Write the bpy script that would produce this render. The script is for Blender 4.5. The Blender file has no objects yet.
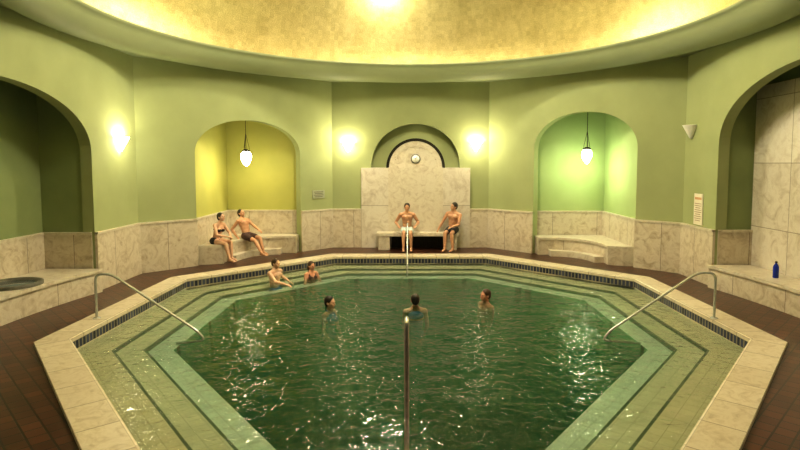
import bpy, bmesh, math, random
from mathutils import Vector, Matrix, noise as mnoise
random.seed(4)
C0 = 9.45           # pool centre distance from the camera
sc = bpy.context.scene
COL = sc.collection
sc.view_settings.view_transform = 'Standard'
sc.view_settings.look = 'None'
sc.view_settings.gamma = .84
sc.view_settings.exposure = .18
def P(x, d, h): return Vector((x, d - C0, h))

# ------------------------------------------------------------------ materials
def newmat(name):
    m = bpy.data.materials.new(name); m.use_nodes = True
    nt = m.node_tree
    b = nt.nodes['Principled BSDF']
    return m, nt, b
def coords(nt, uv=False, scale=(1,1,1), rot=(0,0,0)):
    tc = nt.nodes.new('ShaderNodeTexCoord'); mp = nt.nodes.new('ShaderNodeMapping')
    nt.links.new(tc.outputs['UV' if uv else 'Object'], mp.inputs[0])
    mp.inputs['Scale'].default_value = scale; mp.inputs['Rotation'].default_value = rot
    return mp.outputs[0]
def ramp(nt, fac, stops):
    r = nt.nodes.new('ShaderNodeValToRGB'); nt.links.new(fac, r.inputs[0])
    el = r.color_ramp.elements
    while len(el) < len(stops): el.new(0.5)
    for e, (p, c) in zip(el, stops):
        e.position = p; e.color = (*c, 1)
    return r.outputs[0]
def noise(nt, vec, scale, detail=4, rough=.5, dist=0):
    n = nt.nodes.new('ShaderNodeTexNoise'); nt.links.new(vec, n.inputs['Vector'])
    n.inputs['Scale'].default_value = scale; n.inputs['Detail'].default_value = detail
    n.inputs['Roughness'].default_value = rough; n.inputs['Distortion'].default_value = dist
    return n.outputs['Fac']
def bump(nt, b, h, strength=.3, dist=.01):
    n = nt.nodes.new('ShaderNodeBump'); n.inputs['Strength'].default_value = abs(strength)
    n.invert = strength < 0
    n.inputs['Distance'].default_value = dist
    nt.links.new(h, n.inputs['Height']); nt.links.new(n.outputs[0], b.inputs['Normal']); return n
def mixc(nt, fac, a, b, mode='MIX'):
    m = nt.nodes.new('ShaderNodeMixRGB'); m.blend_type = mode
    for i, v in ((0, fac), (1, a), (2, b)):
        if isinstance(v, (int, float)): m.inputs[i].default_value = v
        elif isinstance(v, tuple): m.inputs[i].default_value = (*v, 1)
        else: nt.links.new(v, m.inputs[i])
    return m.outputs[0]
def mat_noise(name, c1, c2, scale=5, rough=.5, metal=0, bmp=0, detail=4):
    m, nt, b = newmat(name)
    v = coords(nt)
    f = noise(nt, v, scale, detail)
    nt.links.new(ramp(nt, f, [(.3, c1), (.7, c2)]), b.inputs['Base Color'])
    b.inputs['Roughness'].default_value = rough; b.inputs['Metallic'].default_value = metal
    if bmp: bump(nt, b, f, bmp)
    return m
def brick(nt, vec, w, h, mortar=.008, offset=.5):
    t = nt.nodes.new('ShaderNodeTexBrick'); nt.links.new(vec, t.inputs['Vector'])
    t.inputs['Scale'].default_value = 1; t.inputs['Brick Width'].default_value = w
    t.inputs['Row Height'].default_value = h; t.inputs['Mortar Size'].default_value = mortar
    t.inputs['Color1'].default_value = (.0, .0, .0, 1); t.inputs['Color2'].default_value = (1, 1, 1, 1)
    t.inputs['Mortar'].default_value = (.5, .5, .5, 1); t.offset = offset
    return t
def mat_marble(name, dark, mid, light, w=.8, h=.62, uv=True, rough=.28, seam=(.12, .08, .04), mortar=.006, vein=1.0, rot=(0,0,0), offset=.5):
    m, nt, b = newmat(name)
    v = coords(nt, uv, rot=rot); vo = coords(nt, False)
    br = brick(nt, v, w, h, mortar, offset)
    add = nt.nodes.new('ShaderNodeVectorMath'); add.operation = 'MULTIPLY_ADD'
    nt.links.new(br.outputs['Color'], add.inputs[0]); add.inputs[1].default_value = (7, 5, 3)
    nt.links.new(vo, add.inputs[2])
    f = noise(nt, add.outputs[0], 1.6 * vein, 9, .66, 1.6)
    f2 = noise(nt, add.outputs[0], 14, 6, .65, .5)
    c = ramp(nt, f, [(.27, dark), (.42, mid), (.55, light), (.78, mid)])
    c = mixc(nt, .28, c, ramp(nt, f2, [(.35, mid), (.65, light)]), 'MIX')
    tint = ramp(nt, br.outputs['Color'], [(0, (.87, .85, .82)), (1, (1, 1, 1))])
    c = mixc(nt, 1.0, c, tint, 'MULTIPLY')
    c = mixc(nt, br.outputs['Fac'], c, seam)
    nt.links.new(c, b.inputs['Base Color']); b.inputs['Roughness'].default_value = rough
    return m
M_wall = mat_noise('green_plaster', (.315, .35, .175), (.355, .39, .20), 1.3, .85, bmp=.05)
M_wall_y = mat_noise('warm_lit_plaster', (.42, .42, .12), (.48, .47, .14), 1.3, .8)  # left alcove: warm lamplight put into the plaster colour
M_wall_g = mat_noise('green_lit_plaster', (.34, .43, .19), (.40, .49, .23), 1.3, .8)  # right alcove: greener lamplight put into the plaster colour
M_wall_l = mat_noise('recess_green_plaster', (.42, .47, .24), (.47, .52, .27), 1.3, .8)
M_wall_d = mat_noise('shaded_niche_plaster', (.22, .27, .12), (.27, .32, .145), 1.3, .8)  # side niches: shade of the recess put into the plaster colour
M_cornice = mat_noise('cornice_paint', (.30, .34, .20), (.34, .38, .225), 1, .55)
M_marble = mat_marble('veined_marble', (.30, .22, .15), (.56, .48, .37), (.73, .67, .57), w=1.25, h=1.3, mortar=.005, seam=(.18, .13, .09), vein=2.3)
M_marble2 = mat_marble('pale_marble', (.40, .33, .26), (.62, .56, .48), (.77, .73, .66), w=1.07, h=1.25, mortar=.006, seam=(.24, .19, .14), vein=1.7, offset=0)
M_bench = mat_marble('bench_marble', (.42, .34, .25), (.62, .55, .45), (.75, .70, .60), w=50, h=50, uv=False, mortar=0, vein=2.4)
M_cope = mat_marble('coping_travertine', (.40, .32, .22), (.59, .51, .39), (.71, .64, .53), w=.62, h=4, mortar=.006, vein=3.4, rough=.35, seam=(.24, .18, .12))
def mat_floor():
    m, nt, b = newmat('terracotta_tiles')
    v = coords(nt, False, rot=(0, 0, math.radians(45)))
    br = brick(nt, v, .17, .17, .010, 0)
    f = noise(nt, v, 3, 5)
    c = ramp(nt, br.outputs['Color'], [(0, (.042, .013, .007)), (1, (.120, .040, .020))])
    c = mixc(nt, .30, c, ramp(nt, f, [(.3, (.030, .010, .006)), (.7, (.10, .033, .017))]))
    c = mixc(nt, br.outputs['Fac'], c, (.012, .008, .005))
    nt.links.new(c, b.inputs['Base Color']); b.inputs['Roughness'].default_value = .30
    bump(nt, b, br.outputs['Fac'], -.4, .005); return m
M_floor = mat_floor()
def mat_tile(name, c1, c2, seam, w=.16, h=.16, rough=.35, uv=True, mortar=.005, marb=.45):
    m, nt, b = newmat(name)
    v = coords(nt, uv)
    br = brick(nt, v, w, h, mortar, 0)
    c = ramp(nt, br.outputs['Color'], [(0, c1), (1, c2)])
    f = noise(nt, coords(nt), 3, 7, .65, 1.2)
    c = mixc(nt, marb, c, ramp(nt, f, [(.3, tuple(x*.65 for x in c1)), (.5, c1), (.7, tuple(min(1, x*1.1) for x in c2))]))
    c = mixc(nt, br.outputs['Fac'], c, seam)
    nt.links.new(c, b.inputs['Base Color']); b.inputs['Roughness'].default_value = rough
    return m
M_step1 = mat_tile('step_tile_sand', (.55, .49, .34), (.62, .56, .40), (.42, .37, .25))
M_step2 = mat_tile('step_tile_green', (.62, .57, .42), (.69, .64, .48), (.48, .44, .32))
M_step3 = mat_tile('step_tile_aqua', (.72, .76, .66), (.80, .84, .74), (.58, .60, .52))
M_nosing = mat_tile('nosing_tile_dark_green', (.06, .08, .045), (.09, .11, .06), (.05, .06, .04))
M_deep = mat_tile('pool_floor_tile', (.16, .46, .24), (.20, .56, .30), (.01, .03, .02), w=1.3, h=1.3, uv=False, mortar=.06)
def mat_band():
    m, nt, b = newmat('blue_mosaic_band')
    v = coords(nt, True)
    br = brick(nt, v, .085, .30, .014, 0)
    c = ramp(nt, br.outputs['Color'], [(0, (.015, .02, .045)), (1, (.06, .07, .12))])
    c = mixc(nt, br.outputs['Fac'], c, (.22, .20, .15))
    nt.links.new(c, b.inputs['Base Color']); b.inputs['Roughness'].default_value = .2; return m
M_band = mat_band()
def mat_gold():
    m, nt, b = newmat('gold_leaf_mosaic')
    v = coords(nt, True); vs_ = coords(nt, True, scale=(1, .8, 1))
    br = brick(nt, v, .11, .11, .002, 0)
    f = noise(nt, v, 40, 6, .75); f3 = noise(nt, vs_, 2.2, 9, .72, .4)
    c = ramp(nt, f, [(.35, (.46, .37, .14)), (.65, (.77, .66, .33))])
    c = mixc(nt, .28, c, ramp(nt, f3, [(.38, (.40, .31, .11)), (.62, (.82, .71, .37))]))
    c = mixc(nt, .10, c, ramp(nt, br.outputs['Color'], [(0, (.2, .15, .05)), (1, (1, .88, .45))]))
    nt.links.new(c, b.inputs['Base Color'])
    b.inputs['Metallic'].default_value = .68; b.inputs['Roughness'].default_value = .30
    mm = nt.nodes.new('ShaderNodeMath'); mm.operation = 'MULTIPLY_ADD'
    nt.links.new(br.outputs['Color'], mm.inputs[0]); mm.inputs[1].default_value = .35; nt.links.new(f, mm.inputs[2])
    bump(nt, b, mm.outputs[0], .35, .012); return m
M_gold = mat_gold()
def mat_water():
    m, nt, b = newmat('thermal_water')
    nt.nodes.remove(b)
    out = nt.nodes['Material Output']
    tr = nt.nodes.new('ShaderNodeBsdfTransparent'); tr.inputs[0].default_value = (.94, .98, .94, 1)
    gl = nt.nodes.new('ShaderNodeBsdfGlossy'); gl.inputs['Roughness'].default_value = .022
    gl.inputs['Color'].default_value = (1, 1, 1, 1)
    fr = nt.nodes.new('ShaderNodeFresnel'); fr.inputs['IOR'].default_value = 1.33
    mx = nt.nodes.new('ShaderNodeMixShader')
    v = coords(nt, False)
    f2 = noise(nt, v, 7.0, 2, .5, .6)
    bp = nt.nodes.new('ShaderNodeBump'); bp.inputs['Strength'].default_value = 1; bp.inputs['Distance'].default_value = .030
    nt.links.new(f2, bp.inputs['Height'])
    nt.links.new(bp.outputs[0], gl.inputs['Normal']); nt.links.new(bp.outputs[0], fr.inputs['Normal'])
    nt.links.new(fr.outputs[0], mx.inputs[0]); nt.links.new(tr.outputs[0], mx.inputs[1]); nt.links.new(gl.outputs[0], mx.inputs[2])
    nt.links.new(mx.outputs[0], out.inputs['Surface'])
    va = nt.nodes.new('ShaderNodeVolumeAbsorption'); va.inputs['Color'].default_value = (.16, .64, .38, 1)
    va.inputs['Density'].default_value = 1.5
    vs = nt.nodes.new('ShaderNodeVolumeScatter'); vs.inputs['Color'].default_value = (.06, .42, .17, 1)
    vs.inputs['Density'].default_value = 1.15
    ad = nt.nodes.new('ShaderNodeAddShader')
    nt.links.new(va.outputs[0], ad.inputs[0]); nt.links.new(vs.outputs[0], ad.inputs[1])
    nt.links.new(ad.outputs[0], out.inputs['Volume'])
    return m
M_water = mat_water()
M_steel = mat_noise('brushed_steel', (.52, .53, .51), (.62, .63, .61), 20, .25, .40)
M_dark = mat_noise('dark_metal', (.02, .018, .012), (.04, .035, .025), 20, .5, .5)
M_grey = mat_noise('grey_stone_border', (.09, .085, .06), (.14, .13, .10), 12, .5)
M_rim = mat_noise('grey_metal_rim', (.18, .17, .15), (.24, .23, .20), 12, .4, .3)
M_white = mat_noise('white_enamel', (.80, .79, .75), (.86, .85, .80), 9, .3)
M_gray_sign = mat_noise('grey_green_plaque', (.34, .36, .25), (.42, .43, .32), 9, .4)
M_paper = mat_noise('cream_poster', (.72, .66, .54), (.80, .75, .64), 6, .5)
M_ink = mat_noise('brown_ink', (.28, .17, .10), (.34, .20, .12), 6, .6)
M_orange = mat_noise('orange_print', (.55, .30, .16), (.62, .36, .20), 6, .6)
M_blue_glass = mat_noise('blue_bottle_plastic', (.01, .03, .35), (.02, .05, .50), 6, .12)
M_basin = mat_noise('basin_water', (.10, .13, .13), (.16, .19, .18), 3, .06)
def mat_emit(name, col, strength):
    m, nt, b = newmat(name)
    f = noise(nt, coords(nt), 8, 2)
    nt.links.new(ramp(nt, f, [(0, tuple(c * .95 for c in col)), (1, col)]), b.inputs['Emission Color'])
    b.inputs['Base Color'].default_value = (.9, .85, .7, 1)
    b.inputs['Emission Strength'].default_value = strength
    return m
M_glow = mat_emit('lit_frosted_glass', (1, .95, .78), 18)
M_glow_g = mat_emit('lit_opal_glass', (.98, 1, .78), 6)
M_sky = mat_emit('skylight_glass', (1, .95, .78), 12)

# ------------------------------------------------------------------ helpers
def finish(ob, mats, smooth=False, kind=None, label=None, cat=None, parent=None, group=None):
    for m in (mats if isinstance(mats, (list, tuple)) else [mats]): ob.data.materials.append(m)
    if smooth:
        for p in ob.data.polygons: p.use_smooth = True
    tag(ob, kind, label, cat, parent, group); return ob
def tag(ob, kind=None, label=None, cat=None, parent=None, group=None):
    if kind: ob['kind'] = kind
    if label: ob['label'] = label
    if cat: ob['category'] = cat
    if group: ob['group'] = group
    if parent: ob.parent = parent
def from_bm(name, bm):
    me = bpy.data.meshes.new(name); bm.normal_update(); bm.to_mesh(me); bm.free()
    ob = bpy.data.objects.new(name, me); COL.objects.link(ob); return ob
def add_poly(bm, pts, uvs=None, mi=0):
    vs = [bm.verts.new(p) for p in pts]
    try: f = bm.faces.new(vs)
    except ValueError: return
    f.material_index = mi
    if uvs:
        l = bm.loops.layers.uv.verify()
        for lp, uv in zip(f.loops, uvs): lp[l].uv = uv
    return f
def box(bm, c, s, R=None, mi=0, bev=0):
    m = Matrix.Translation(c) @ (R or Matrix()).to_4x4() @ Matrix.Diagonal((*s, 1))
    g = bmesh.ops.create_cube(bm, size=1, matrix=m)
    fs = set(f for v in g['verts'] for f in v.link_faces)
    for f in fs: f.material_index = mi
    if bev:
        es = list(set(e for v in g['verts'] for e in v.link_edges))
        bmesh.ops.bevel(bm, geom=es, offset=bev, segments=2, affect='EDGES')
def prism(bm, poly, h0, h1, mi=0, uvscale=None):
    """poly: list of world xy"""
    n = len(poly)
    area = sum(poly[i][0]*poly[(i+1)%n][1]-poly[(i+1)%n][0]*poly[i][1] for i in range(n))
    if area < 0: poly = poly[::-1]
    lo = [bm.verts.new((x, y, h0)) for x, y in poly]; hi = [bm.verts.new((x, y, h1)) for x, y in poly]
    fs = [bm.faces.new(hi), bm.faces.new(lo[::-1])]
    u = 0; l = bm.loops.layers.uv.verify()
    for f in fs:
        for lp in f.loops: lp[l].uv = (lp.vert.co.x, lp.vert.co.y)
    for i in range(n):
        j = (i+1) % n
        L = (lo[i].co - lo[j].co).length
        f = bm.faces.new((lo[i], lo[j], hi[j], hi[i])); fs.append(f)
        for lp, uv in zip(f.loops, ((u, h0), (u+L, h0), (u+L, h1), (u, h1))): lp[l].uv = uv
        u += L
    for f in fs: f.material_index = mi
def lathe(bm, prof, c, seg=24, a0=0, a1=2*math.pi, R=None, mi=0):
    full = abs(a1-a0-2*math.pi) < 1e-4
    n = seg if full else seg+1
    rings = []
    for r, z in prof:
        ring = []
        for i in range(n):
            a = a0+(a1-a0)*i/seg
            p = Vector((r*math.cos(a), r*math.sin(a), z))
            if R: p = R @ p
            ring.append(bm.verts.new(Vector(c)+p))
        rings.append(ring)
    for k in range(len(prof)-1):
        for i in range(seg):
            j = (i+1) % n
            try:
                f = bm.faces.new((rings[k][i], rings[k][j], rings[k+1][j], rings[k+1][i])); f.material_index = mi; f.smooth = True
            except ValueError: pass
    bmesh.ops.remove_doubles(bm, verts=bm.verts[:], dist=1e-5)
def tube(name, pts, r, mat, res=3, bevres=6):
    cu = bpy.data.curves.new(name, 'CURVE'); cu.dimensions = '3D'
    sp = cu.splines.new('POLY'); sp.points.add(len(pts)-1)
    for p, q in zip(sp.points, pts): p.co = (*q, 1)
    cu.bevel_depth = r; cu.bevel_resolution = bevres; cu.use_fill_caps = True
    tmp = bpy.data.objects.new('tmp', cu); COL.objects.link(tmp)
    dg = bpy.context.evaluated_depsgraph_get(); dg.update()
    me = bpy.data.meshes.new_from_object(tmp.evaluated_get(dg))
    bpy.data.objects.remove(tmp)
    ob = bpy.data.objects.new(name, me); COL.objects.link(ob)
    me.materials.clear(); me.materials.append(mat)
    for p in me.polygons: p.use_smooth = True
    return ob
def rounded(pts, r, n=6):
    pts = [Vector(p) for p in pts]; out = [pts[0]]
    for a, b, c in zip(pts, pts[1:], pts[2:]):
        d1 = (a-b); d2 = (c-b); rr = min(r, d1.length*.45, d2.length*.45)
        p = b+d1.normalized()*rr; q = b+d2.normalized()*rr
        for i in range(n+1):
            t = i/n; out.append(p*(1-t)**2+b*2*t*(1-t)+q*t*t)
    out.append(pts[-1]); return out

# ------------------------------------------------------------------ shell
TOP = 4.86
def wall(name, p0, p1, mat, opening=None, thick=.22, top=TOP):
    """p0,p1 (x,d); room lies to the right when walking p0->p1"""
    a = Vector((p0[0], p0[1]-C0)); b = Vector((p1[0], p1[1]-C0))
    t = (b-a); L = t.length; t.normalize()
    out = Vector((-t.y, t.x))
    bm = bmesh.new()
    def W(u, v, k=0):
        q = a+t*u+out*k; return Vector((q.x, q.y, v))
    def quad(uvs):
        add_poly(bm, [W(u, v) for u, v in uvs], uvs)
        add_poly(bm, [W(u, v, thick) for u, v in uvs][::-1], uvs[::-1])
    if not opening:
        quad([(0, 0), (L, 0), (L, top), (0, top)])
        for u in (0, L): add_poly(bm, [W(u, 0), W(u, 0, thick), W(u, top, thick), W(u, top)], [(0, 0), (.2, 0), (.2, top), (0, top)])
    else:
        u0, u1, spring, rise, base = opening
        quad([(0, 0), (u0, 0), (u0, top), (0, top)]); quad([(u1, 0), (L, 0), (L, top), (u1, top)])
        if base > 0: quad([(u0, 0), (u1, 0), (u1, base), (u0, base)])
        N = 32; c = (u0+u1)/2; hw = (u1-u0)/2
        arc = [(c-hw*math.cos(math.pi*i/N), spring+rise*max(math.sin(math.pi*i/N), 0)**.92) for i in range(N+1)]
        for i in range(N):
            p, q = arc[i], arc[i+1]
            quad([p, q, (q[0], top), (p[0], top)])
        edge = [(u0, base)]+arc+[(u1, base)]
        for p, q in zip(edge, edge[1:]):
            add_poly(bm, [W(*q), W(*p), W(*p, thick), W(*q, thick)], [q, p, p, q])
        if base > 0: add_poly(bm, [W(u0, base), W(u1, base), W(u1, base, thick), W(u0, base, thick)])
    ob = from_bm(name, bm); return finish(ob, mat, kind='structure')
trim_n = [0]
def dado(p0, p1, h=1.15, th=.05, mat=None, u0=0, u1=None, side=-1, cap=True):
    a = Vector((p0[0], p0[1]-C0)); b = Vector((p1[0], p1[1]-C0)); t = b-a; L = t.length; t.normalize()
    if u1 is None: u1 = L
    n = Vector((-t.y, t.x))*side
    q = lambda u, k: tuple(a+t*u+n*k)
    bm = bmesh.new()
    prism(bm, [q(u0, -.002), q(u1, -.002), q(u1, th), q(u0, th)], 0, h)
    if cap: prism(bm, [q(u0, -.002), q(u1, -.002), q(u1, th+.015), q(u0, th+.015)], h-.035, h+.01, 1)
    trim_n[0] += 1
    ob = from_bm('trim_%d' % trim_n[0], bm); finish(ob, [mat or M_marble, M_bench], kind='structure')
    return ob
HB, DB = 2.30, 16.0
XS, DC = 6.13, 12.17
SQ2 = math.sqrt(2)
LF = 5.2
wall('wall_left', (-XS, LF), (-XS, DC), M_wall, opening=(5.72-LF, 10.47-LF, 2.70, 1.10, 0))
tA, tB = 2.89, .784
wall('wall_back_left', (-XS, DC), (-HB, DB), M_wall, opening=((3.83-tA)*SQ2, (3.83-tB)*SQ2, 2.72, .88, 0))
wall('wall_back', (-HB, DB), (HB, DB), M_wall, opening=(HB+.15-1.3, HB+.15+1.3, 2.36, 1.28, 2.30))
tA2, tB2 = 3.08, 1.08
wall('wall_back_right', (HB, DB), (XS, DC), M_wall, opening=(tB2*SQ2, tA2*SQ2, 2.85, .95, 0))
wall('wall_right', (XS, DC), (XS, LF), M_wall, opening=(DC-10.85, DC-5.6, 2.85, 1.30, 0))
wall('wall_front_left', (-3.2, 2.2), (-XS, LF), M_wall)
wall('wall_front_right', (XS, LF), (3.2, 2.2), M_wall)
def niche(name, pts, mat, ch, ceil_mat=None):
    bm = bmesh.new(); u = 0
    for p, q in zip(pts, pts[1:]):
        L = math.hypot(q[0]-p[0], q[1]-p[1])
        add_poly(bm, [P(*p, 0), P(*q, 0), P(*q, ch), P(*p, ch)], [(u, 0), (u+L, 0), (u+L, ch), (u, ch)]); u += L
    add_poly(bm, [P(*p, ch) for p in pts], [(p[0], p[1]) for p in pts])
    ob = from_bm(name, bm); return finish(ob, mat, kind='structure')
A = (-HB-tA, DB-tA); B = (-HB-tB, DB-tB); Cc = (A[0], B[1])
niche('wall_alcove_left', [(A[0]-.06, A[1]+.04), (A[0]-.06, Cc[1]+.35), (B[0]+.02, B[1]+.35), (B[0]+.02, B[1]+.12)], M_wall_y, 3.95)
A2 = (HB+tA2, DB-tA2); B2 = (HB+tB2, DB-tB2); C2 = (A2[0], B2[1])
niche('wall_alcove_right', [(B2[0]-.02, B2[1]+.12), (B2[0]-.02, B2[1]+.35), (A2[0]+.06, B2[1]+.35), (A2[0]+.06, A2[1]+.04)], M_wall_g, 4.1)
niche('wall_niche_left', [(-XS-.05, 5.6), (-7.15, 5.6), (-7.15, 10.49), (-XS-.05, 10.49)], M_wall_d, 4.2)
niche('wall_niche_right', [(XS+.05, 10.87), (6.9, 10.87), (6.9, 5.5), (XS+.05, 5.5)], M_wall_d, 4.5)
dado((6.895, 10.87), (6.895, 5.5), h=4.0, th=.04, mat=M_marble2, side=-1, cap=False)
dado((-XS, LF), (-XS, DC), u0=0, u1=5.72-LF)
dado((-XS, LF), (-XS, DC), u0=10.47-LF, u1=DC-LF)
dado((-XS, DC), (-HB, DB), u0=0, u1=(3.83-tA)*SQ2)
dado((-XS, DC), (-HB, DB), u0=(3.83-tB)*SQ2, u1=3.83*SQ2)
dado((-HB, DB), (HB, DB), u0=0, u1=HB+.15-1.6)
dado((-HB, DB), (HB, DB), u0=HB+.15+1.6, u1=2*HB)
dado((HB, DB), (XS, DC), u0=0, u1=tB2*SQ2)
dado((HB, DB), (XS, DC), u0=tA2*SQ2, u1=3.83*SQ2)
dado((XS, DC), (XS, LF), u0=0, u1=DC-10.85)
dado((XS, DC), (XS, LF), u0=DC-5.6, u1=DC-LF)
dado((A[0]-.06, A[1]+.06), (A[0]-.06, Cc[1]+.35)); dado((A[0]-.06, Cc[1]+.35), (B[0], Cc[1]+.35))
dado((B2[0], B2[1]+.35), (A2[0]+.06, B2[1]+.35)); dado((A2[0]+.06, B2[1]+.35), (A2[0]+.06, A2[1]+.06))
dado((-7.15, 5.6), (-7.15, 10.49)); dado((-7.15, 10.49), (-XS-.05, 10.49))
dado((XS+.05, 10.87), (6.86, 10.87))
dado((-3.2, 2.2), (-XS, LF)); dado((XS, LF), (3.2, 2.2))

# back centre: recess, marble slab, lunette
bm = bmesh.new()
cx = .15
add_poly(bm, [P(cx-1.4, DB+.34, 2.2), P(cx+1.4, DB+.34, 2.2), P(cx+1.4, DB+.34, 3.8), P(cx-1.4, DB+.34, 3.8)])
prism(bm, [(cx-1.4, DB+.2-C0), (cx+1.4, DB+.2-C0), (cx+1.4, DB+.36-C0), (cx-1.4, DB+.36-C0)], 3.7, 3.8)
ob = from_bm('wall_lunette_recess', bm); finish(ob, M_wall_l, kind='structure')
bm = bmesh.new()
prism(bm, [(cx-1.6, DB-.09-C0), (cx+1.6, DB-.09-C0), (cx+1.6, DB+.002-C0), (cx-1.6, DB+.002-C0)], 0, 2.36)
prism(bm, [(cx-1.3, DB-.0-C0), (cx+1.3, DB-.0-C0), (cx+1.3, DB+.34-C0), (cx-1.3, DB+.34-C0)], 2.30, 2.365)
ob = from_bm('marble_wall_panel', bm)
finish(ob, M_marble2, label='tall pale veined marble panel behind the stone bench', cat='wall panel')
panel = ob
bm = bmesh.new()
prism(bm, [(cx-.80, DB-.125-C0), (cx+.80, DB-.125-C0), (cx+.80, DB-.09-C0), (cx-.80, DB-.09-C0)], .50, 2.37)
finish(from_bm('centre_slab', bm), M_bench, parent=panel)
def disc_arch(name, r0, r1, d0, d1, mat, n=40, parent=None, base=2.36, amax=math.pi):
    bm = bmesh.new()
    outer = [(cx+r1*math.cos(amax*i/n), base+r1*math.sin(amax*i/n)) for i in range(n+1)]
    inner = [(cx+r0*math.cos(amax*i/n), base+r0*math.sin(amax*i/n)) for i in range(n+1)] if r0 > 0 else [(cx, base)]*(n+1)
    for i in range(n):
        pts = [inner[i], outer[i], outer[i+1], inner[i+1]]
        if r0 == 0: pts = pts[:3]
        add_poly(bm, [P(x, d0, z) for x, z in pts], pts)
        add_poly(bm, [P(outer[i][0], d0, outer[i][1]), P(outer[i][0], d1, outer[i][1]), P(outer[i+1][0], d1, outer[i+1][1]), P(outer[i+1][0], d0, outer[i+1][1])])
        if r0 > 0: add_poly(bm, [P(inner[i][0], d0, inner[i][1]), P(inner[i][0], d1, inner[i][1]), P(inner[i+1][0], d1, inner[i+1][1]), P(inner[i+1][0], d0, inner[i+1][1])])
    ob = from_bm(name, bm); return finish(ob, mat, parent=parent)
disc_arch('marble_lunette', 0, .79, DB-.06, DB+.34, M_bench, parent=panel)
disc_arch('lunette_border', .78, .86, DB-.07, DB+.34, M_dark, parent=panel)
disc_arch('lunette_moulding', .62, .645, DB-.072, DB-.05, M_marble, parent=panel)
# dial
bm = bmesh.new(); Rx = Matrix.Rotation(math.radians(90), 3, 'X')
DD = DB-.06
lathe(bm, [(0, .03), (.12, .03), (.14, .02), (.145, 0), (0, 0)], P(cx, DD, 2.62), 28, R=Rx)
dial = from_bm('wall_clock', bm); finish(dial, M_rim, label='small round wall dial with pale face on marble', cat='clock')
bm = bmesh.new(); lathe(bm, [(0, .034), (.11, .034), (.11, .03)], P(cx, DD, 2.62), 28, R=Rx)
finish(from_bm('clock_face', bm), M_white, parent=dial)
bm = bmesh.new()
box(bm, P(cx+.015, DD-.038, 2.64), (.01, .004, .07), Matrix.Rotation(.5, 3, 'Y')); box(bm, P(cx-.015, DD-.038, 2.625), (.01, .004, .05), Matrix.Rotation(-1.1, 3, 'Y'))
finish(from_bm('clock_hand', bm), M_dark, parent=dial)

# cornice ring + soffit + dome
def ringmesh(name, prof, mat, seg=128, smooth=True):
    bm = bmesh.new(); l = bm.loops.layers.uv.verify(); rings = []; v = 0; vs = []
    for k, (r, z) in enumerate(prof):
        rings.append([bm.verts.new((r*math.cos(2*math.pi*i/seg), r*math.sin(2*math.pi*i/seg), z)) for i in range(seg)])
        if k: v += math.hypot(r-prof[k-1][0], z-prof[k-1][1])
        vs.append(v)
    for k in range(len(prof)-1):
        for i in range(seg):
            j = (i+1) % seg
            f = bm.faces.new((rings[k][i], rings[k+1][i], rings[k+1][j], rings[k][j])); f.smooth = smooth
            u0, u1 = 34*i/seg, 34*(i+1)/seg
            for lp, uv in zip(f.loops, ((u0, vs[k]), (u0, vs[k+1]), (u1, vs[k+1]), (u1, vs[k]))): lp[l].uv = uv
    ob = from_bm(name, bm); return finish(ob, mat, kind='structure')
RC = 6.05
ringmesh('trim_cornice', [(9.5, 4.85), (RC+.03, 4.85), (RC+.02, 4.79), (RC-.04, 4.755), (RC-.12, 4.75), (RC-.22, 4.77), (RC-.34, 4.83), (RC-.45, 4.93), (RC-.52, 5.03), (RC-.57, 5.12), (RC-.60, 5.13), (RC-.60, 5.18)], M_cornice, seg=160)
R0 = RC-.58; H0 = 5.16; HD = 3.6
dome = [(R0*math.cos(a), H0+HD*math.sin(a)) for a in [i*math.radians(76)/28 for i in range(29)]]
ringmesh('ceiling', dome, M_gold)
bm = bmesh.new(); rr, zz = dome[-1]
lathe(bm, [(0, zz), (rr+.03, zz-.01), (rr+.06, zz-.06), (rr, zz-.08)], (0, 0, 0), 48)
ob = from_bm('window_1', bm); finish(ob, M_sky, kind='structure')

# ------------------------------------------------------------------ floor + pool
NEAR = .95   # the pool runs further towards the entrance
def octv(a, k):
    R = a/math.cos(math.pi/8); an = math.pi/8+(k % 8)*math.pi/4
    x, y = R*math.cos(an), R*math.sin(an)
    if (k % 8) in (5, 6):
        x += .31 if x < 0 else -.31; y -= NEAR
    return (x, y)
def octring(bm, a0, z0, a1, z1, mi=0):
    l = bm.loops.layers.uv.verify()
    for k in range(8):
        p, q, r, s = octv(a0, k), octv(a0, k+1), octv(a1, k+1), octv(a1, k)
        v = [bm.verts.new((p[0], p[1], z0)), bm.verts.new((q[0], q[1], z0)), bm.verts.new((r[0], r[1], z1)), bm.verts.new((s[0], s[1], z1))]
        f = bm.faces.new(v); f.material_index = mi
        t = Vector((q[0]-p[0], q[1]-p[1])).normalized(); m_ = (Vector(p)+Vector(q))/2
        dv = math.hypot(a1-a0, z1-z0)
        for lp, (pt, vv) in zip(f.loops, ((p, 0), (q, 0), (r, dv), (s, dv))): lp[l].uv = ((Vector(pt)-m_).dot(t)+k*.37, vv)
AC, AI = 5.18, 4.78
bm = bmesh.new(); octring(bm, 5.10, 0, 14, 0); finish(from_bm('floor', bm), M_floor, kind='structure')
WL = -.16
pool = bpy.data.objects.new('swimming_pool', None); COL.objects.link(pool)
tag(pool, label='octagonal sunken thermal pool with stepped sides and stone rim', cat='pool')
bm = bmesh.new()
octring(bm, AC, -.02, AC, .045); octring(bm, AC, .045, AI+.02, .045); octring(bm, AI+.02, .045, AI-.01, .03); octring(bm, AI-.01, .03, AI-.01, -.02)
finish(from_bm('coping', bm), M_cope, parent=pool)
bm = bmesh.new(); octring(bm, AI, -.02, AI, -.15, 0)
finish(from_bm('tile_band', bm), M_band, parent=pool)
ZS = (-.20, -.245, -.30)
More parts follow.
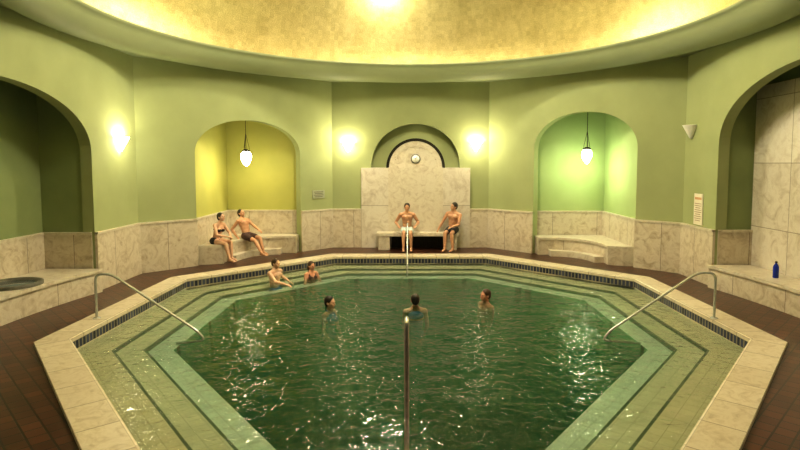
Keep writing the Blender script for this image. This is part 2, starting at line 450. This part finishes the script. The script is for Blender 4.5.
steps = [(AI, 4.28, ZS[0], M_step1), (4.28, 3.90, ZS[1], M_step2), (3.90, 3.56, ZS[2], M_step3)]
for i, (a0, a1, z, m) in enumerate(steps):
    bm = bmesh.new()
    zt = -.15 if i == 0 else steps[i-1][2]
    octring(bm, a0, zt, a0, z, 1 if i else 0)
    octring(bm, a0, z, a1+.035, z, 0)
    octring(bm, a1+.035, z, a1, z, 1 if i < 2 else 0)
    finish(from_bm('step', bm), [m, M_nosing], parent=pool)
bm = bmesh.new()
octring(bm, 3.56, ZS[2], 3.46, -1.55); octring(bm, 3.46, -1.55, .9, -1.55)
fl = [bm.verts.new((*octv(.9, k), -1.55)) for k in range(8)]; bm.faces.new(fl)
finish(from_bm('pool_floor', bm), M_deep, parent=pool)
# water: waved surface, closed volume below
bm = bmesh.new()
bmesh.ops.create_grid(bm, x_segments=250, y_segments=250, size=5.9)
for k in range(8):
    p, q = Vector((*octv(AI-.003, k), 0)), Vector((*octv(AI-.003, k+1), 0))
    t = (q-p).normalized(); n = Vector((t.y, -t.x, 0))
    bmesh.ops.bisect_plane(bm, geom=bm.verts[:]+bm.edges[:]+bm.faces[:], plane_co=p, plane_no=n, clear_outer=True)
def wave(x, y):
    v = 0
    for f, a, s in ((1.1, .018, 0), (2.3, .0135, 7), (4.4, .0076, 13)):
        v += a*mnoise.noise(Vector((x*f*.9+s+.25*math.sin(y*1.3), y*f*1.1-s, s*1.7)))
    return v
for v in bm.verts:
    r = math.hypot(v.co.x, v.co.y)
    v.co.z = WL + wave(v.co.x, v.co.y)*(1.0 if r < 3.6 else max(.6, 1-(r-3.6)*.5))
bnd = [e for e in bm.edges if e.is_boundary]
ex = bmesh.ops.extrude_edge_only(bm, edges=bnd)
nv = [g for g in ex['geom'] if isinstance(g, bmesh.types.BMVert)]
for v in nv: v.co.z = -1.6
ne = [g for g in ex['geom'] if isinstance(g, bmesh.types.BMEdge) and g.is_boundary]
bmesh.ops.holes_fill(bm, edges=ne, sides=0)
bmesh.ops.recalc_face_normals(bm, faces=bm.faces[:])
for f in bm.faces: f.smooth = abs(f.normal.z) > .6 and f.calc_center_median().z > -1
finish(from_bm('pool_water', bm), M_water, label='rippling dark green thermal water filling the octagonal pool', cat='water', kind='stuff')

# ------------------------------------------------------------------ handrails
def handrail(pts, label, feet, r=.019):
    ob = tube('handrail', rounded(pts, .12, 8), r, M_steel)
    tag(ob, label=label, cat='handrail')
    for f in feet:
        bm = bmesh.new(); lathe(bm, [(.0, .012), (.045, .012), (.06, .004), (.06, 0)], f, 24)
        finish(from_bm('mounting_flange', bm), M_steel, parent=ob)
Z = .045
def PP(x, d, h): return tuple(P(x, d, h))
handrail([PP(-4.98, 8.47, Z), PP(-4.98, 8.47, .75), PP(-4.72, 8.47, .75), PP(-3.30, 8.22, -.08), PP(-3.16, 8.20, -.22), PP(-3.62, 8.22, -.28)],
         'bent stainless steel handrail descending the pool steps beside the stone basin', [P(-4.98, 8.47, Z)])
handrail([PP(4.82, 8.47, Z), PP(4.82, 8.47, .77), PP(4.52, 8.47, .77), PP(3.08, 8.22, -.08), PP(2.96, 8.20, -.22), PP(3.55, 8.22, -.28)],
         'bent stainless steel handrail descending the pool steps near the poster', [P(4.82, 8.47, Z)])
handrail([PP(-.03, 4.10, ZS[0]), PP(-.03, 4.10, 1.27), PP(-.03, 4.28, 1.27), PP(-.03, 4.85, .5), PP(-.03, 4.9, ZS[2])],
         'upright stainless steel handrail standing on the pool steps', [P(-.03, 4.10, ZS[0])], .020)
handrail([PP(-.08, 14.40, Z), PP(-.08, 14.40, .90), PP(-.08, 14.2, .90), PP(-.08, 13.15, .0), PP(-.08, 13.1, -.28)],
         'stainless steel handrail in front of the marble bench', [P(-.08, 14.40, Z)])

# ------------------------------------------------------------------ benches
bm = bmesh.new()
BX0, BX1 = -.98, 1.38
BK = 15.868
prism(bm, [(BX0, 15.42-C0), (BX1, 15.42-C0), (BX1, BK-C0), (BX0, BK-C0)], .40, .50)
bmesh.ops.bevel(bm, geom=bm.edges[:], offset=.012, segments=2, affect='EDGES')
bench = from_bm('stone_bench', bm); finish(bench, M_bench, label='pale marble bench with block legs against the marble panel', cat='bench')
for x in (BX0+.22, BX1-.22):
    bm = bmesh.new(); box(bm, P(x, 15.66, .20), (.34, .42, .40), bev=.01); finish(from_bm('leg', bm), M_bench, parent=bench)
bm = bmesh.new()
box(bm, P(.2, 15.84, .20), (1.5, .04, .36))
for i in range(24): box(bm, P(-.52+i*.0625, 15.80, .20), (.018, .03, .34))
g = from_bm('heating_grille', bm); finish(g, M_dark, label='dark metal heating grille under the marble bench', cat='grille')

def curved_bench(sx, t, A, B, label):
    C = (A[0], B[1]+.28)
    cxx, cyy = A[0]-sx*1.62, A[1]+.50
    rx, ry = 1.10, C[1]-.52-cyy
    arc = lambda k: [(cxx+sx*(rx-k)*math.cos(a), cyy+(ry-k)*math.sin(a)) for a in [(-.12+i*1.12/14)*math.pi/2 for i in range(15)]]
    poly = [(A[0]+sx*.0, A[1]+.07), (A[0]-sx*.22, A[1]+.12)]
    poly += arc(0)
    poly += [(B[0]+sx*.10, C[1]-.52), (B[0]+sx*.08, C[1]), (A[0]+sx*.0, C[1])]
    w = [(x, d-C0) for x, d in poly]
    bm = bmesh.new(); prism(bm, w, 0, .42)
    ob = from_bm('corner_bench', bm); finish(ob, M_marble, label=label, cat='bench')
    bm = bmesh.new()
    w2 = []
    for i, p in enumerate(w):
        if 1 <= i <= 16:
            v = Vector((cxx, cyy-C0))-Vector(p); v.normalize(); w2.append(tuple(Vector(p)+v*.035))
        else: w2.append(p)
    prism(bm, w2, .42, .48)
    finish(from_bm('seat_slab', bm), M_bench, parent=ob)
    bm = bmesh.new()
    out = [(x, d-C0) for x, d in arc(0)][2:]; inn = [(x, d-C0) for x, d in arc(.24)][2:]
    prism(bm, out+inn[::-1], 0, .15)
    finish(from_bm('footstep', bm), M_bench, parent=ob)
    return ob
curved_bench(-1, 0, A, B, 'curved marble corner bench in the yellow-lit alcove')
curved_bench(1, 0, A2, B2, 'curved marble corner bench in the empty green alcove')
def ledge(s, d0, d1, xb, label):
    poly = []
    for i in range(17):
        t = i/16; d = d1+(d0-d1)*t
        poly.append((s*(5.98+.30*max(math.sin(math.pi*t), 0)**.8), d-C0))
    poly += [(s*xb, d0-C0), (s*xb, d1-C0)]
    bm = bmesh.new(); prism(bm, poly, 0, .40)
    ob = from_bm('stone_ledge', bm); finish(ob, M_marble, label=label, cat='bench')
    p2 = [(x-s*.035 if i < 17 else x, y) for i, (x, y) in enumerate(poly)]
    bm = bmesh.new(); prism(bm, p2, .40, .46); finish(from_bm('seat_slab', bm), M_bench, parent=ob)
    return ob
L1 = ledge(-1, 5.78, 10.40, 7.09, 'marble ledge with a round basin in the dark arched niche')
L2 = ledge(1, 5.66, 10.78, 6.84, 'curved marble ledge seat in the marble-lined niche')
bm = bmesh.new(); lathe(bm, [(.44, 0), (.44, .05), (.40, .06), (.36, .05), (.34, .02)], P(-6.65, 8.95, .46), 40)
basin = from_bm('round_basin', bm); finish(basin, M_grey, smooth=True, label='round stone-rimmed basin set on the marble ledge', cat='basin')
bm = bmesh.new(); lathe(bm, [(0, .022), (.35, .022), (.35, 0)], P(-6.65, 8.95, .46), 40); finish(from_bm('basin_water', bm), M_basin, parent=basin)

# bottle
bm = bmesh.new()
BL = P(6.50, 9.55, .46)
lathe(bm, [(0, 0), (.04, 0), (.047, .01), (.047, .19), (.04, .22), (.018, .255), (.016, .27), (0, .27)], BL, 24)
bt = from_bm('bottle', bm); finish(bt, M_blue_glass, label='blue plastic drinking bottle standing on the marble ledge', cat='bottle')
bm = bmesh.new(); lathe(bm, [(0, .27), (.02, .27), (.02, .295), (0, .30)], BL, 20)
finish(from_bm('bottle_cap', bm), M_dark, parent=bt)

# ------------------------------------------------------------------ lamps
def point(loc, power, col, r=.06, parent=None):
    l = bpy.data.lights.new('point_light', 'POINT'); l.energy = power; l.color = col; l.shadow_soft_size = r
    o = bpy.data.objects.new('point_light', l); o.location = loc; COL.objects.link(o)
    if parent: o.parent = parent
    return o
WARM = (1, .88, .58)
def sconce(x, d, h, nrm, lit, label, power=60, s=.8):
    n = Vector((nrm[0], nrm[1])).normalized(); ang = math.atan2(n.y, n.x)
    base = P(x, d, h)
    bm = bmesh.new()
    prof = [(r*s, z*s) for r, z in [(.03, -.17), (.045, -.16), (.12, -.02), (.19, .11), (.195, .12), (.18, .12), (.11, -.02), (.03, -.15)]]
    lathe(bm, prof, base+Vector((n.x, n.y, 0))*.012, 18, ang-math.pi/2, ang+math.pi/2)
    sh_bm = bm
    bb = bmesh.new(); R = Matrix.Rotation(ang, 3, 'Z')
    box(bb, base+Vector((n.x, n.y, 0))*.008+Vector((0, 0, -.03)), (.012, .07, .17), R, bev=.003)
    ob = from_bm('wall_lamp', bb); finish(ob, M_dark, label=label, cat='lamp', group='conical wall lamps around the pool hall')
    sh = from_bm('lamp_shade', sh_bm); finish(sh, M_glow if lit else M_white, smooth=True, parent=ob)
    if lit:
        point(base+Vector((n.x, n.y, 0))*.11+Vector((0, 0, .05)), power, WARM, .055, ob)
        point(base+Vector((n.x, n.y, 0))*.50+Vector((0, 0, .05)), power*.4, WARM, .015, ob)
    return ob
lit_l = 'lit half-cone wall lamp with warm frosted glass on green plaster'
sconce(-1.83, DB, 2.97, (0, -1), True, lit_l, 64)
sconce(1.92, DB, 2.99, (0, -1), True, lit_l, 64)
sconce(-XS, 11.47, 2.92, (1, 0), True, lit_l, 44, 1.0)
sconce(XS, 11.88, 3.20, (-1, 0), False, 'unlit white half-cone wall lamp above the poster', s=1.0)
def pendant(x, d, h, top, mat, power, col, label):
    c = P(x, d, h)
    bm = bmesh.new()
    lathe(bm, [(0, -.24), (.025, -.235), (.07, -.19), (.125, -.08), (.14, .02), (.12, .10), (.085, .14), (.08, .15)], c, 28)
    sh = bm
    bm = bmesh.new()
    lathe(bm, [(.085, .14), (.10, .15), (.10, .17), (.06, .19), (.02, .21), (0, .21)], c, 28)
    box(bm, c+Vector((0, 0, (top-h+.2)/2+.0)), (.012, .012, top-h-.2))
    lathe(bm, [(0, 0), (.10, -.0), (.09, -.05), (.02, -.08), (0, -.08)], P(x, d, top), 24)
    ob = from_bm('pendant_lamp', bm); finish(ob, M_dark, label=label, cat='lamp')
    finish(from_bm('lamp_shade', sh), mat, smooth=True, parent=ob)
    for i in range(3):
        a = i*2.094+.4
        bm = bmesh.new()
        p = c+Vector((.10*math.cos(a), .10*math.sin(a), .16)); q = Vector((c.x, c.y, h+.62))
        v = q-p; R = v.to_track_quat('Z', 'Y').to_matrix()
        box(bm, (p+q)/2, (.009, .009, v.length), R)
        finish(from_bm('suspension_rod', bm), M_dark, parent=ob)
    point(c+Vector((0, 0, -.34)), power, col, .08, ob)
pendant(-4.33, 14.35, 2.66, 3.94, M_glow, 36, (1, .87, .48), 'lit teardrop glass pendant lamp hanging in the yellow-lit alcove')
pendant(4.66, 14.4, 2.72, 4.09, M_glow_g, 52, (.92, 1, .66), 'lit teardrop glass pendant lamp hanging in the green alcove')
point(P(-.65, 14.10, 6.96), 1100, (1, .94, .74), .27)  # added light with no fitting, out of view, makes the dome's hot spot
point(P(0, 9.45, 7.6), 680, (1, .91, .66), .5)  # added fill light floating under the dome, no fitting
# ------------------------------------------------------------------ signs
def sign(name, a, tdir, h, w, ht, mat, label, cat):
    t = Vector((tdir[0], tdir[1])).normalized(); n = Vector((t.y, -t.x))
    ang = math.atan2(t.y, t.x); R = Matrix.Rotation(ang, 3, 'Z')
    c = P(a[0], a[1], h)+Vector((n.x, n.y, 0))*.012
    bm = bmesh.new(); box(bm, c, (w, .02, ht), R, bev=.003)
    ob = from_bm(name, bm); finish(ob, mat, label=label, cat=cat)
    return ob, c+Vector((n.x, n.y, 0))*.012, R
o, c, R = sign('wall_plaque', (-2.66, 15.64), (1, 1), 1.60, .42, .24, M_gray_sign, 'small grey-green plaque on the wall beside the alcove', 'sign')
bm = bmesh.new()
for i in range(4): box(bm, c+R@Vector((0, 0, .07-i*.045)), (.32-.05*(i % 2), .004, .014), R)
finish(from_bm('printed_lines', bm), M_grey, parent=o)
o, c, R = sign('poster', (XS, 11.50), (0, -1), 1.52, .34, .66, M_paper, 'cream notice poster with printed lines on green wall', 'poster')
bm = bmesh.new()
for i in range(9): box(bm, c+R@Vector((0, 0, .12-i*.045)), (.26-.06*(i % 3 == 2), .004, .012), R)
finish(from_bm('printed_lines', bm), M_ink, parent=o)
bm = bmesh.new(); box(bm, c+R@Vector((0, 0, .23)), (.26, .004, .05), R)
finish(from_bm('poster_header', bm), M_orange, parent=o)

# ------------------------------------------------------------------ people
def mat_skin(name, a, b):
    m, nt, bs = newmat(name)
    f = noise(nt, coords(nt), 7, 5)
    nt.links.new(ramp(nt, f, [(.3, a), (.7, b)]), bs.inputs['Base Color'])
    bs.inputs['Roughness'].default_value = .42
    bs.inputs['Subsurface Weight'].default_value = .08; bs.inputs['Subsurface Radius'].default_value = (.02, .008, .004)
    return m
S_tan = mat_skin('skin_tan', (.50, .27, .16), (.60, .34, .21))
S_fair = mat_skin('skin_fair', (.62, .38, .26), (.72, .46, .32))
S_red = mat_skin('skin_flushed', (.60, .29, .19), (.70, .36, .24))
Hd = mat_noise('hair_dark', (.012, .008, .005), (.03, .02, .012), 60, .5, bmp=.6)
Hb = mat_noise('hair_brown', (.05, .025, .012), (.10, .05, .025), 60, .5, bmp=.6)
F_blue = mat_noise('swimwear_blue', (.02, .12, .36), (.04, .18, .48), 30, .6)
F_black = mat_noise('swimwear_black', (.01, .01, .012), (.025, .025, .03), 30, .6)
F_pale = mat_noise('swimwear_pale_blue', (.45, .55, .58), (.62, .70, .70), 14, .6)
F_red = mat_noise('swimwear_dark_brown', (.05, .025, .02), (.08, .035, .03), 30, .6)
M_eye = mat_noise('eye_dark', (.02, .012, .01), (.04, .02, .015), 30, .2)
M_lip = mat_noise('lip', (.38, .12, .09), (.45, .16, .12), 30, .4)
def ell(bm, c, r, R=None, u=20, v=14):
    m = Matrix.Translation(c) @ (R or Matrix.Identity(3)).to_4x4() @ Matrix.Diagonal((*r, 1))
    bmesh.ops.create_uvsphere(bm, u_segments=u, v_segments=v, radius=1, matrix=m)
def cap(bm, a, b, ra, rb, seg=16):
    a = Vector(a); b = Vector(b); v = b-a; L = v.length
    if L < 1e-6: return
    R = v.to_track_quat('Z', 'Y').to_matrix()
    prof = []
    for i in range(7):
        t = math.pi/2*(1-i/6); prof.append((ra*math.cos(t), -ra*math.sin(t)))
    for i in range(1, 7):
        t = math.pi/2*i/6; prof.append((rb*math.cos(t), L+rb*math.sin(t)))
    prof.insert(7, (rb, L))
    rings = []
    for r, z in prof:
        rings.append([bm.verts.new(a+R@Vector((max(r, 1e-4)*math.cos(2*math.pi*k/seg), max(r, 1e-4)*math.sin(2*math.pi*k/seg), z))) for k in range(seg)])
    for p, q in zip(rings, rings[1:]):
        for k in range(seg): bm.faces.new((p[k], p[(k+1) % seg], q[(k+1) % seg], q[k]))
    bm.faces.new(rings[0][::-1]); bm.faces.new(rings[-1])
def chain(bm, pts, rs):
    for i in range(len(pts)-1): cap(bm, pts[i], pts[i+1], rs[i], rs[i+1])
def ik(a, c, l1, l2, pole):
    a = Vector(a); c = Vector(c); v = c-a; d = v.length
    if d > (l1+l2)*.995: c = a+v.normalized()*(l1+l2)*.995; v = c-a; d = v.length
    x = (l1*l1-l2*l2+d*d)/(2*d); h = math.sqrt(max(l1*l1-x*x, 0))
    n = v.normalized(); p = Vector(pole); p = p-n*p.dot(n); p.normalize()
    return a+n*x+p*h, c
def remeshed(name, bm, vox, M, it=3):
    me = bpy.data.meshes.new('t'); bm.to_mesh(me); bm.free()
    ob = bpy.data.objects.new('t', me); COL.objects.link(ob)
    r = ob.modifiers.new('r', 'REMESH'); r.mode = 'VOXEL'; r.voxel_size = vox; r.use_smooth_shade = True
    s = ob.modifiers.new('s', 'SMOOTH'); s.factor = .5; s.iterations = it
    dg = bpy.context.evaluated_depsgraph_get(); dg.update()
    m2 = bpy.data.meshes.new_from_object(ob.evaluated_get(dg)); bpy.data.objects.remove(ob)
    m2.transform(M); m2.name = name
    for p in m2.polygons: p.use_smooth = True
    o2 = bpy.data.objects.new(name, m2); COL.objects.link(o2); m2.materials.clear(); return o2
def person(loc, face, label, skin, hair, suit, suit_mat, lean=0., side=0., twist=0., head_yaw=0., head_pitch=0.,
           wr=None, wl=None, ar=None, al=None, kr=(0, 1, .6), kl=(0, 1, .6), er=(.6, -1, -.3), el=(-.6, -1, -.3),
           female=False, long_hair=False, S=1.0, foot=(0, 1, 0)):
    """local frame: x = person's right, y = forward, z = up; origin = pelvis centre"""
    Rt = Matrix.Rotation(-lean, 3, 'X') @ Matrix.Rotation(side, 3, 'Y')
    up = Rt @ Vector((0, 0, 1)); Rc = Rt @ Matrix.Rotation(twist, 3, 'Z')
    Rm = Rt @ Matrix.Rotation(twist*.4, 3, 'Z')
    sw = .165 if female else .19; hw = .10 if female else .092
    bm = bmesh.new()
    chest = up*.335; neck = up*.485
    k = .9 if female else 1
    ell(bm, (0, -.005, -.005), (.165, .115, .115))
    ell(bm, up*.13, (.135*k, .092*k, .13), Rm)
    ell(bm, up*.23, (.145*k, .10*k, .14), Rm)
    ell(bm, chest, (.168*k, .112*k, .15), Rc)
    if female:
        for sx in (-1, 1): ell(bm, chest+Rc@Vector((sx*.07, .085, -.02)), (.06, .055, .06), Rc)
    else:
        for sx in (-1, 1): ell(bm, chest+Rc@Vector((sx*.075, .065, .035)), (.085, .055, .065), Rc)
    shR = up*.43+Rc@Vector((sw, 0, 0)); shL = up*.43+Rc@Vector((-sw, 0, 0))
    cap(bm, shR, up*.46, .058*k, .07*k); cap(bm, shL, up*.46, .058*k, .07*k)
    cap(bm, shR*.6+neck*.4+up*.01, neck+up*.04, .035, .05*k); cap(bm, shL*.6+neck*.4+up*.01, neck+up*.04, .035, .05*k)
    Rh = Rt @ Matrix.Rotation(twist*.8+head_yaw, 3, 'Z') @ Matrix.Rotation(lean*.55-head_pitch, 3, 'X')
    hc = neck+up*.135+Rh@Vector((0, .025, .03))
    cap(bm, neck-up*.03, hc-Rh@Vector((0, .03, .05)), .057*k, .052*k)
    H = lambda x, y, z: hc+Rh@Vector((x, y, z))
    ell(bm, H(0, -.012, .022), (.076, .096, .095), Rh, 28, 20)
    ell(bm, H(0, .022, -.035), (.058, .068, .082), Rh, 24, 18)
    ell(bm, H(0, .058, -.088), (.028, .026, .024), Rh)
    cap(bm, H(0, .084, .012), H(0, .108, -.024), .009, .014)
    for sx in (-1, 1):
        ell(bm, H(sx*.077, -.01, -.01), (.011, .02, .032), Rh @ Matrix.Rotation(sx*.3, 3, 'Z'))
        ell(bm, H(sx*.03, .074, .022), (.026, .012, .008), Rh)
        ell(bm, H(sx*.042, .052, -.022), (.024, .026, .024), Rh)
    ell(bm, H(0, .083, -.055), (.022, .012, .010), Rh)
    def arm(sh, wt, pole, s):
        elb, wr_ = ik(sh, wt, .29, .255, pole)
        chain(bm, [sh, sh.lerp(elb, .4), elb, elb.lerp(wr_, .3), wr_], [.056*k, .050*k, .039*k, .041*k, .027*k])
        d = (wr_-elb).normalized()
        palm_n = Vector((0, 0, -1)); palm_n = palm_n-d*palm_n.dot(d)
        if palm_n.length < .2: palm_n = Vector((-s, 0, 0)); palm_n = palm_n-d*palm_n.dot(d)
        palm_n.normalize(); side_v = d.cross(palm_n)
        if side_v.dot(Vector((-s, .3, 0))) < 0: side_v = -side_v
        hd = d.copy()
        Rp = Matrix((side_v, hd, palm_n)).transposed()
        pc = wr_+hd*.05
        ell(bm, pc, (.041, .052, .017), Rp)
        for i, (o_, L) in enumerate(((.030, .068), (.010, .076), (-.010, .070), (-.029, .055))):
            b0 = pc+side_v*o_*.9+hd*.035
            m0 = b0+(hd+side_v*o_*4).normalized()*L*.55+palm_n*.006
            e0 = m0+(hd*.8+palm_n*.6).normalized()*L*.5
            chain(bm, [b0, m0, e0], [.0105, .0095, .008])
        b0 = pc+side_v*.03-hd*.025
        m0 = b0+(side_v*.8+hd*.6).normalized()*.04; e0 = m0+(side_v*.25+hd+palm_n*.3).normalized()*.03
        chain(bm, [b0, m0, e0], [.014, .012, .010])
    if wr is None: wr = shR+Vector((.05, .05, -.5))
    if wl is None: wl = shL+Vector((-.05, .05, -.5))
    arm(shR, Vector(wr), er, 1); arm(shL, Vector(wl), el, -1)
    knees = []
    def leg(hx, an, pole, s):
        hip = Vector((hx, 0, -.02)); kn, ak = ik(hip, an, .43, .42, pole)
        chain(bm, [hip, hip.lerp(kn, .45), kn, kn.lerp(ak, .3), ak], [.088, .074, .053, .055, .036])
        f = Vector(foot); f.z = 0; f.normalize()
        shin = (ak-kn).normalized()
        if abs(shin.z) < .6: f = (f*.5+Vector((0, 0, .8))).normalized()
        heel = ak-f*.035+Vector((0, 0, -.045)) if abs(shin.z) >= .6 else ak+shin*.045
        ball = heel+f*.16
        cap(bm, ak, heel+Vector((0, 0, .01)), .034, .032)
        cap(bm, heel, ball, .032, .036); 
        sd = f.cross(Vector((0, 0, 1)))
        if sd.length < .1: sd = Vector((1, 0, 0))
        sd.normalize()
        cap(bm, ak, ball, .034, .022)
        for i in range(5): cap(bm, ball+sd*(.022-.011*i)*s*-1, ball+f*(.07-.007*i)+sd*(.028-.014*i)*s*-1+Vector((0, 0, -.015)), .014, .011 if i else .015)
        knees.append((hip, kn))
    if ar is None: ar = (.10, .0, -.86)
    if al is None: al = (-.10, .0, -.86)
    leg(hw, Vector(ar), Vector(kr), 1); leg(-hw, Vector(al), Vector(kl), -1)
    fv = Vector((face[0], face[1])).normalized()
    R = Matrix(((fv.y, fv.x, 0), (-fv.x, fv.y, 0), (0, 0, 1)))
    M = Matrix.Translation(loc) @ R.to_4x4() @ Matrix.Scale(S, 4)
    body = remeshed('person', bm, .008, M, 2); finish(body, skin, label=label, cat='person')
    bm = bmesh.new()
    ell(bm, H(0, -.026, .036), (.086, .100, .098), Rh, 28, 20)
    ell(bm, H(0, -.055, -.005), (.078, .070, .085), Rh)
    if long_hair:
        cap(bm, H(0, -.085, 0), H(0, -.10, -.16), .062, .045); ell(bm, H(0, -.08, -.06), (.08, .06, .10), Rh)
    h = remeshed('hair', bm, .010, M, 2); finish(h, hair, parent=body)
    for sx in (-1, 1):
        bm = bmesh.new(); ell(bm, M @ H(sx*.030, .0835, .004), (.011, .008, .007), R @ Rh, 12, 8)
        finish(from_bm('eye', bm), M_eye, smooth=True, parent=body)
    bm = bmesh.new(); ell(bm, M @ H(0, .0935, -.056), (.021, .005, .006), R @ Rh, 12, 8)
    finish(from_bm('mouth', bm), M_lip, smooth=True, parent=body)
    bm = bmesh.new(); g = .012
    if suit == 'trunks':
        ell(bm, (0, -.005, -.005), (.165+g, .115+g, .10+g))
        for hip, kn in knees: cap(bm, hip, hip.lerp(kn, .55), .088+g, .070+g*1.6)
        n_ = 'swim_trunks'
    elif suit == 'briefs':
        ell(bm, (0, -.005, -.02), (.165+g, .115+g, .085+g)); 
        for hip, kn in knees: cap(bm, hip, hip.lerp(kn, .10), .088+g, .086+g)
        n_ = 'swim_briefs'
    else:
        hi = .055 if suit == 'high' else 0
        ell(bm, (0, -.005, -.005), (.165+g, .115+g, .11+g)); ell(bm, up*.13, (.135*k+g, .092*k+g, .13), Rm)
        ell(bm, up*.23, (.145*k+g, .10*k+g, .13), Rm); ell(bm, up*(.30+hi), (.160*k+g, .108*k+g, .10+hi*.5), Rc)
        for sx in (-1, 1):
            ell(bm, chest+Rc@Vector((sx*.07, .085 if female else .06, -.02)), (.07, .062, .07), Rc)
            cap(bm, chest+Rc@Vector((sx*.09, .09, .0)), up*.505+Rc@Vector((sx*.09, 0, 0)), .022, .02)
            cap(bm, chest+Rc@Vector((sx*.09, -.08, .0)), up*.505+Rc@Vector((sx*.09, 0, 0)), .022, .02)
        n_ = 'swimsuit'
    t = remeshed(n_, bm, .010, M, 2); finish(t, suit_mat, parent=body)
    if suit == 'briefs' and female:
        bm = bmesh.new(); ell(bm, chest+Rc@Vector((0, 0, -.03)), (.168*k+.006, .112*k+.006, .035), Rc)
        for sx in (-1, 1): ell(bm, chest+Rc@Vector((sx*.07, .088, -.02)), (.062, .058, .055), Rc)
        t = remeshed('bikini_top', bm, .010, M, 2); finish(t, suit_mat, parent=body)
    return body

person(P(-.10, 15.62, .60), (0, -1), 'man in pale blue trunks sitting upright on the marble bench', S_tan, Hd, 'trunks', F_pale,
       lean=.12, wr=(.26, .20, .12), wl=(-.26, .20, .12), ar=(.10, .50, -.50), al=(-.12, .46, -.50), S=.98)
person(P(1.22, 15.64, .60), (-.45, -1), 'man in black trunks leaning on one arm at the bench end', S_tan, Hd, 'trunks', F_black,
       lean=.05, side=-.10, head_yaw=-.55, wr=(.42, .10, -.05), wl=(-.12, .36, .10), ar=(.05, .50, -.50), al=(-.16, .42, -.50), S=1.0)
# alcove pair
person(P(-4.90, 13.58, .57), (1, -.45), 'dark-haired person slouching forward with bent knees in yellow-lit alcove', S_fair, Hd, 'briefs', F_black,
       lean=.30, head_pitch=-.3, wr=(.08, .46, .12), wl=(-.08, .44, .10), er=(1, -.3, -.6), el=(-1, -.3, -.6), ar=(.10, .56, -.47), al=(-.08, .46, -.47), female=True, S=.93)
person(P(-4.40, 14.50, .57), (1, -.55), 'man in dark trunks leaning back with legs out in alcove', S_tan, Hd, 'trunks', F_red,
       lean=-.34, head_pitch=-.3, wr=(.24, -.14, -.03), wl=(-.14, .36, .14), ar=(.12, .68, -.45), al=(-.06, .58, -.46), S=.93)
# pool edge pair
person(P(-3.03, 11.93, -.32), (.9, -.45), 'man in blue trunks sitting on the underwater pool steps', S_fair, Hb, 'trunks', F_blue,
       lean=.06, head_pitch=.0, wr=(.20, .50, .22), wl=(-.42, .10, .14), ar=(.10, .60, -.56), al=(-.12, .56, -.56), S=.93)
person(P(-2.33, 12.58, -.46), (.75, -.7), 'woman with brown hair sitting low in the water near the rim', S_red, Hb, 'suit', F_red,
       lean=.0, head_pitch=-.0, wr=(.24, .30, .05), wl=(-.24, .30, .05), ar=(.10, .60, -.50), al=(-.10, .60, -.50), female=True, long_hair=True, S=.86)
def bather(x, d, face, label, skin, hair, suit, mat, hz, **kw):
    S_ = kw.pop('S', 1.0)
    person(P(x, d, hz), face, label, skin, hair, suit, mat, S=S_, wr=(.20, .16, -.06), wl=(-.20, .16, -.08), ar=(.12, -.10, -.62), al=(-.12, .10, -.66), **kw)
bather(-1.52, 10.0, (.75, -.35), 'dark-haired woman standing neck-deep in the pool', S_fair, Hd, 'high', F_blue, -.73, female=True, S=.97)
bather(.09, 10.0, (-.15, 1), 'bather in blue swimsuit turned away standing in deep water', S_tan, Hd, 'high', F_blue, -.69, S=.97)
bather(1.48, 10.45, (-.9, -.45), 'man with short brown hair standing neck-deep in the pool', S_red, Hb, 'trunks', F_black, -.72, S=.99)

# ------------------------------------------------------------------ world, camera
w = bpy.data.worlds.new('World'); sc.world = w; w.use_nodes = True
w.node_tree.nodes['Background'].inputs[0].default_value = (1, .92, .74, 1)
w.node_tree.nodes['Background'].inputs[1].default_value = .05
cam = bpy.data.cameras.new('Camera'); co = bpy.data.objects.new('Camera', cam); COL.objects.link(co)
cam.sensor_width = 36; cam.lens = 543/800*36
co.location = (0, -C0, 2.5); co.rotation_euler = (math.radians(90-4), 0, 0)
cam.shift_x = -10.5/800; cam.shift_y = -24/800
sc.camera = co
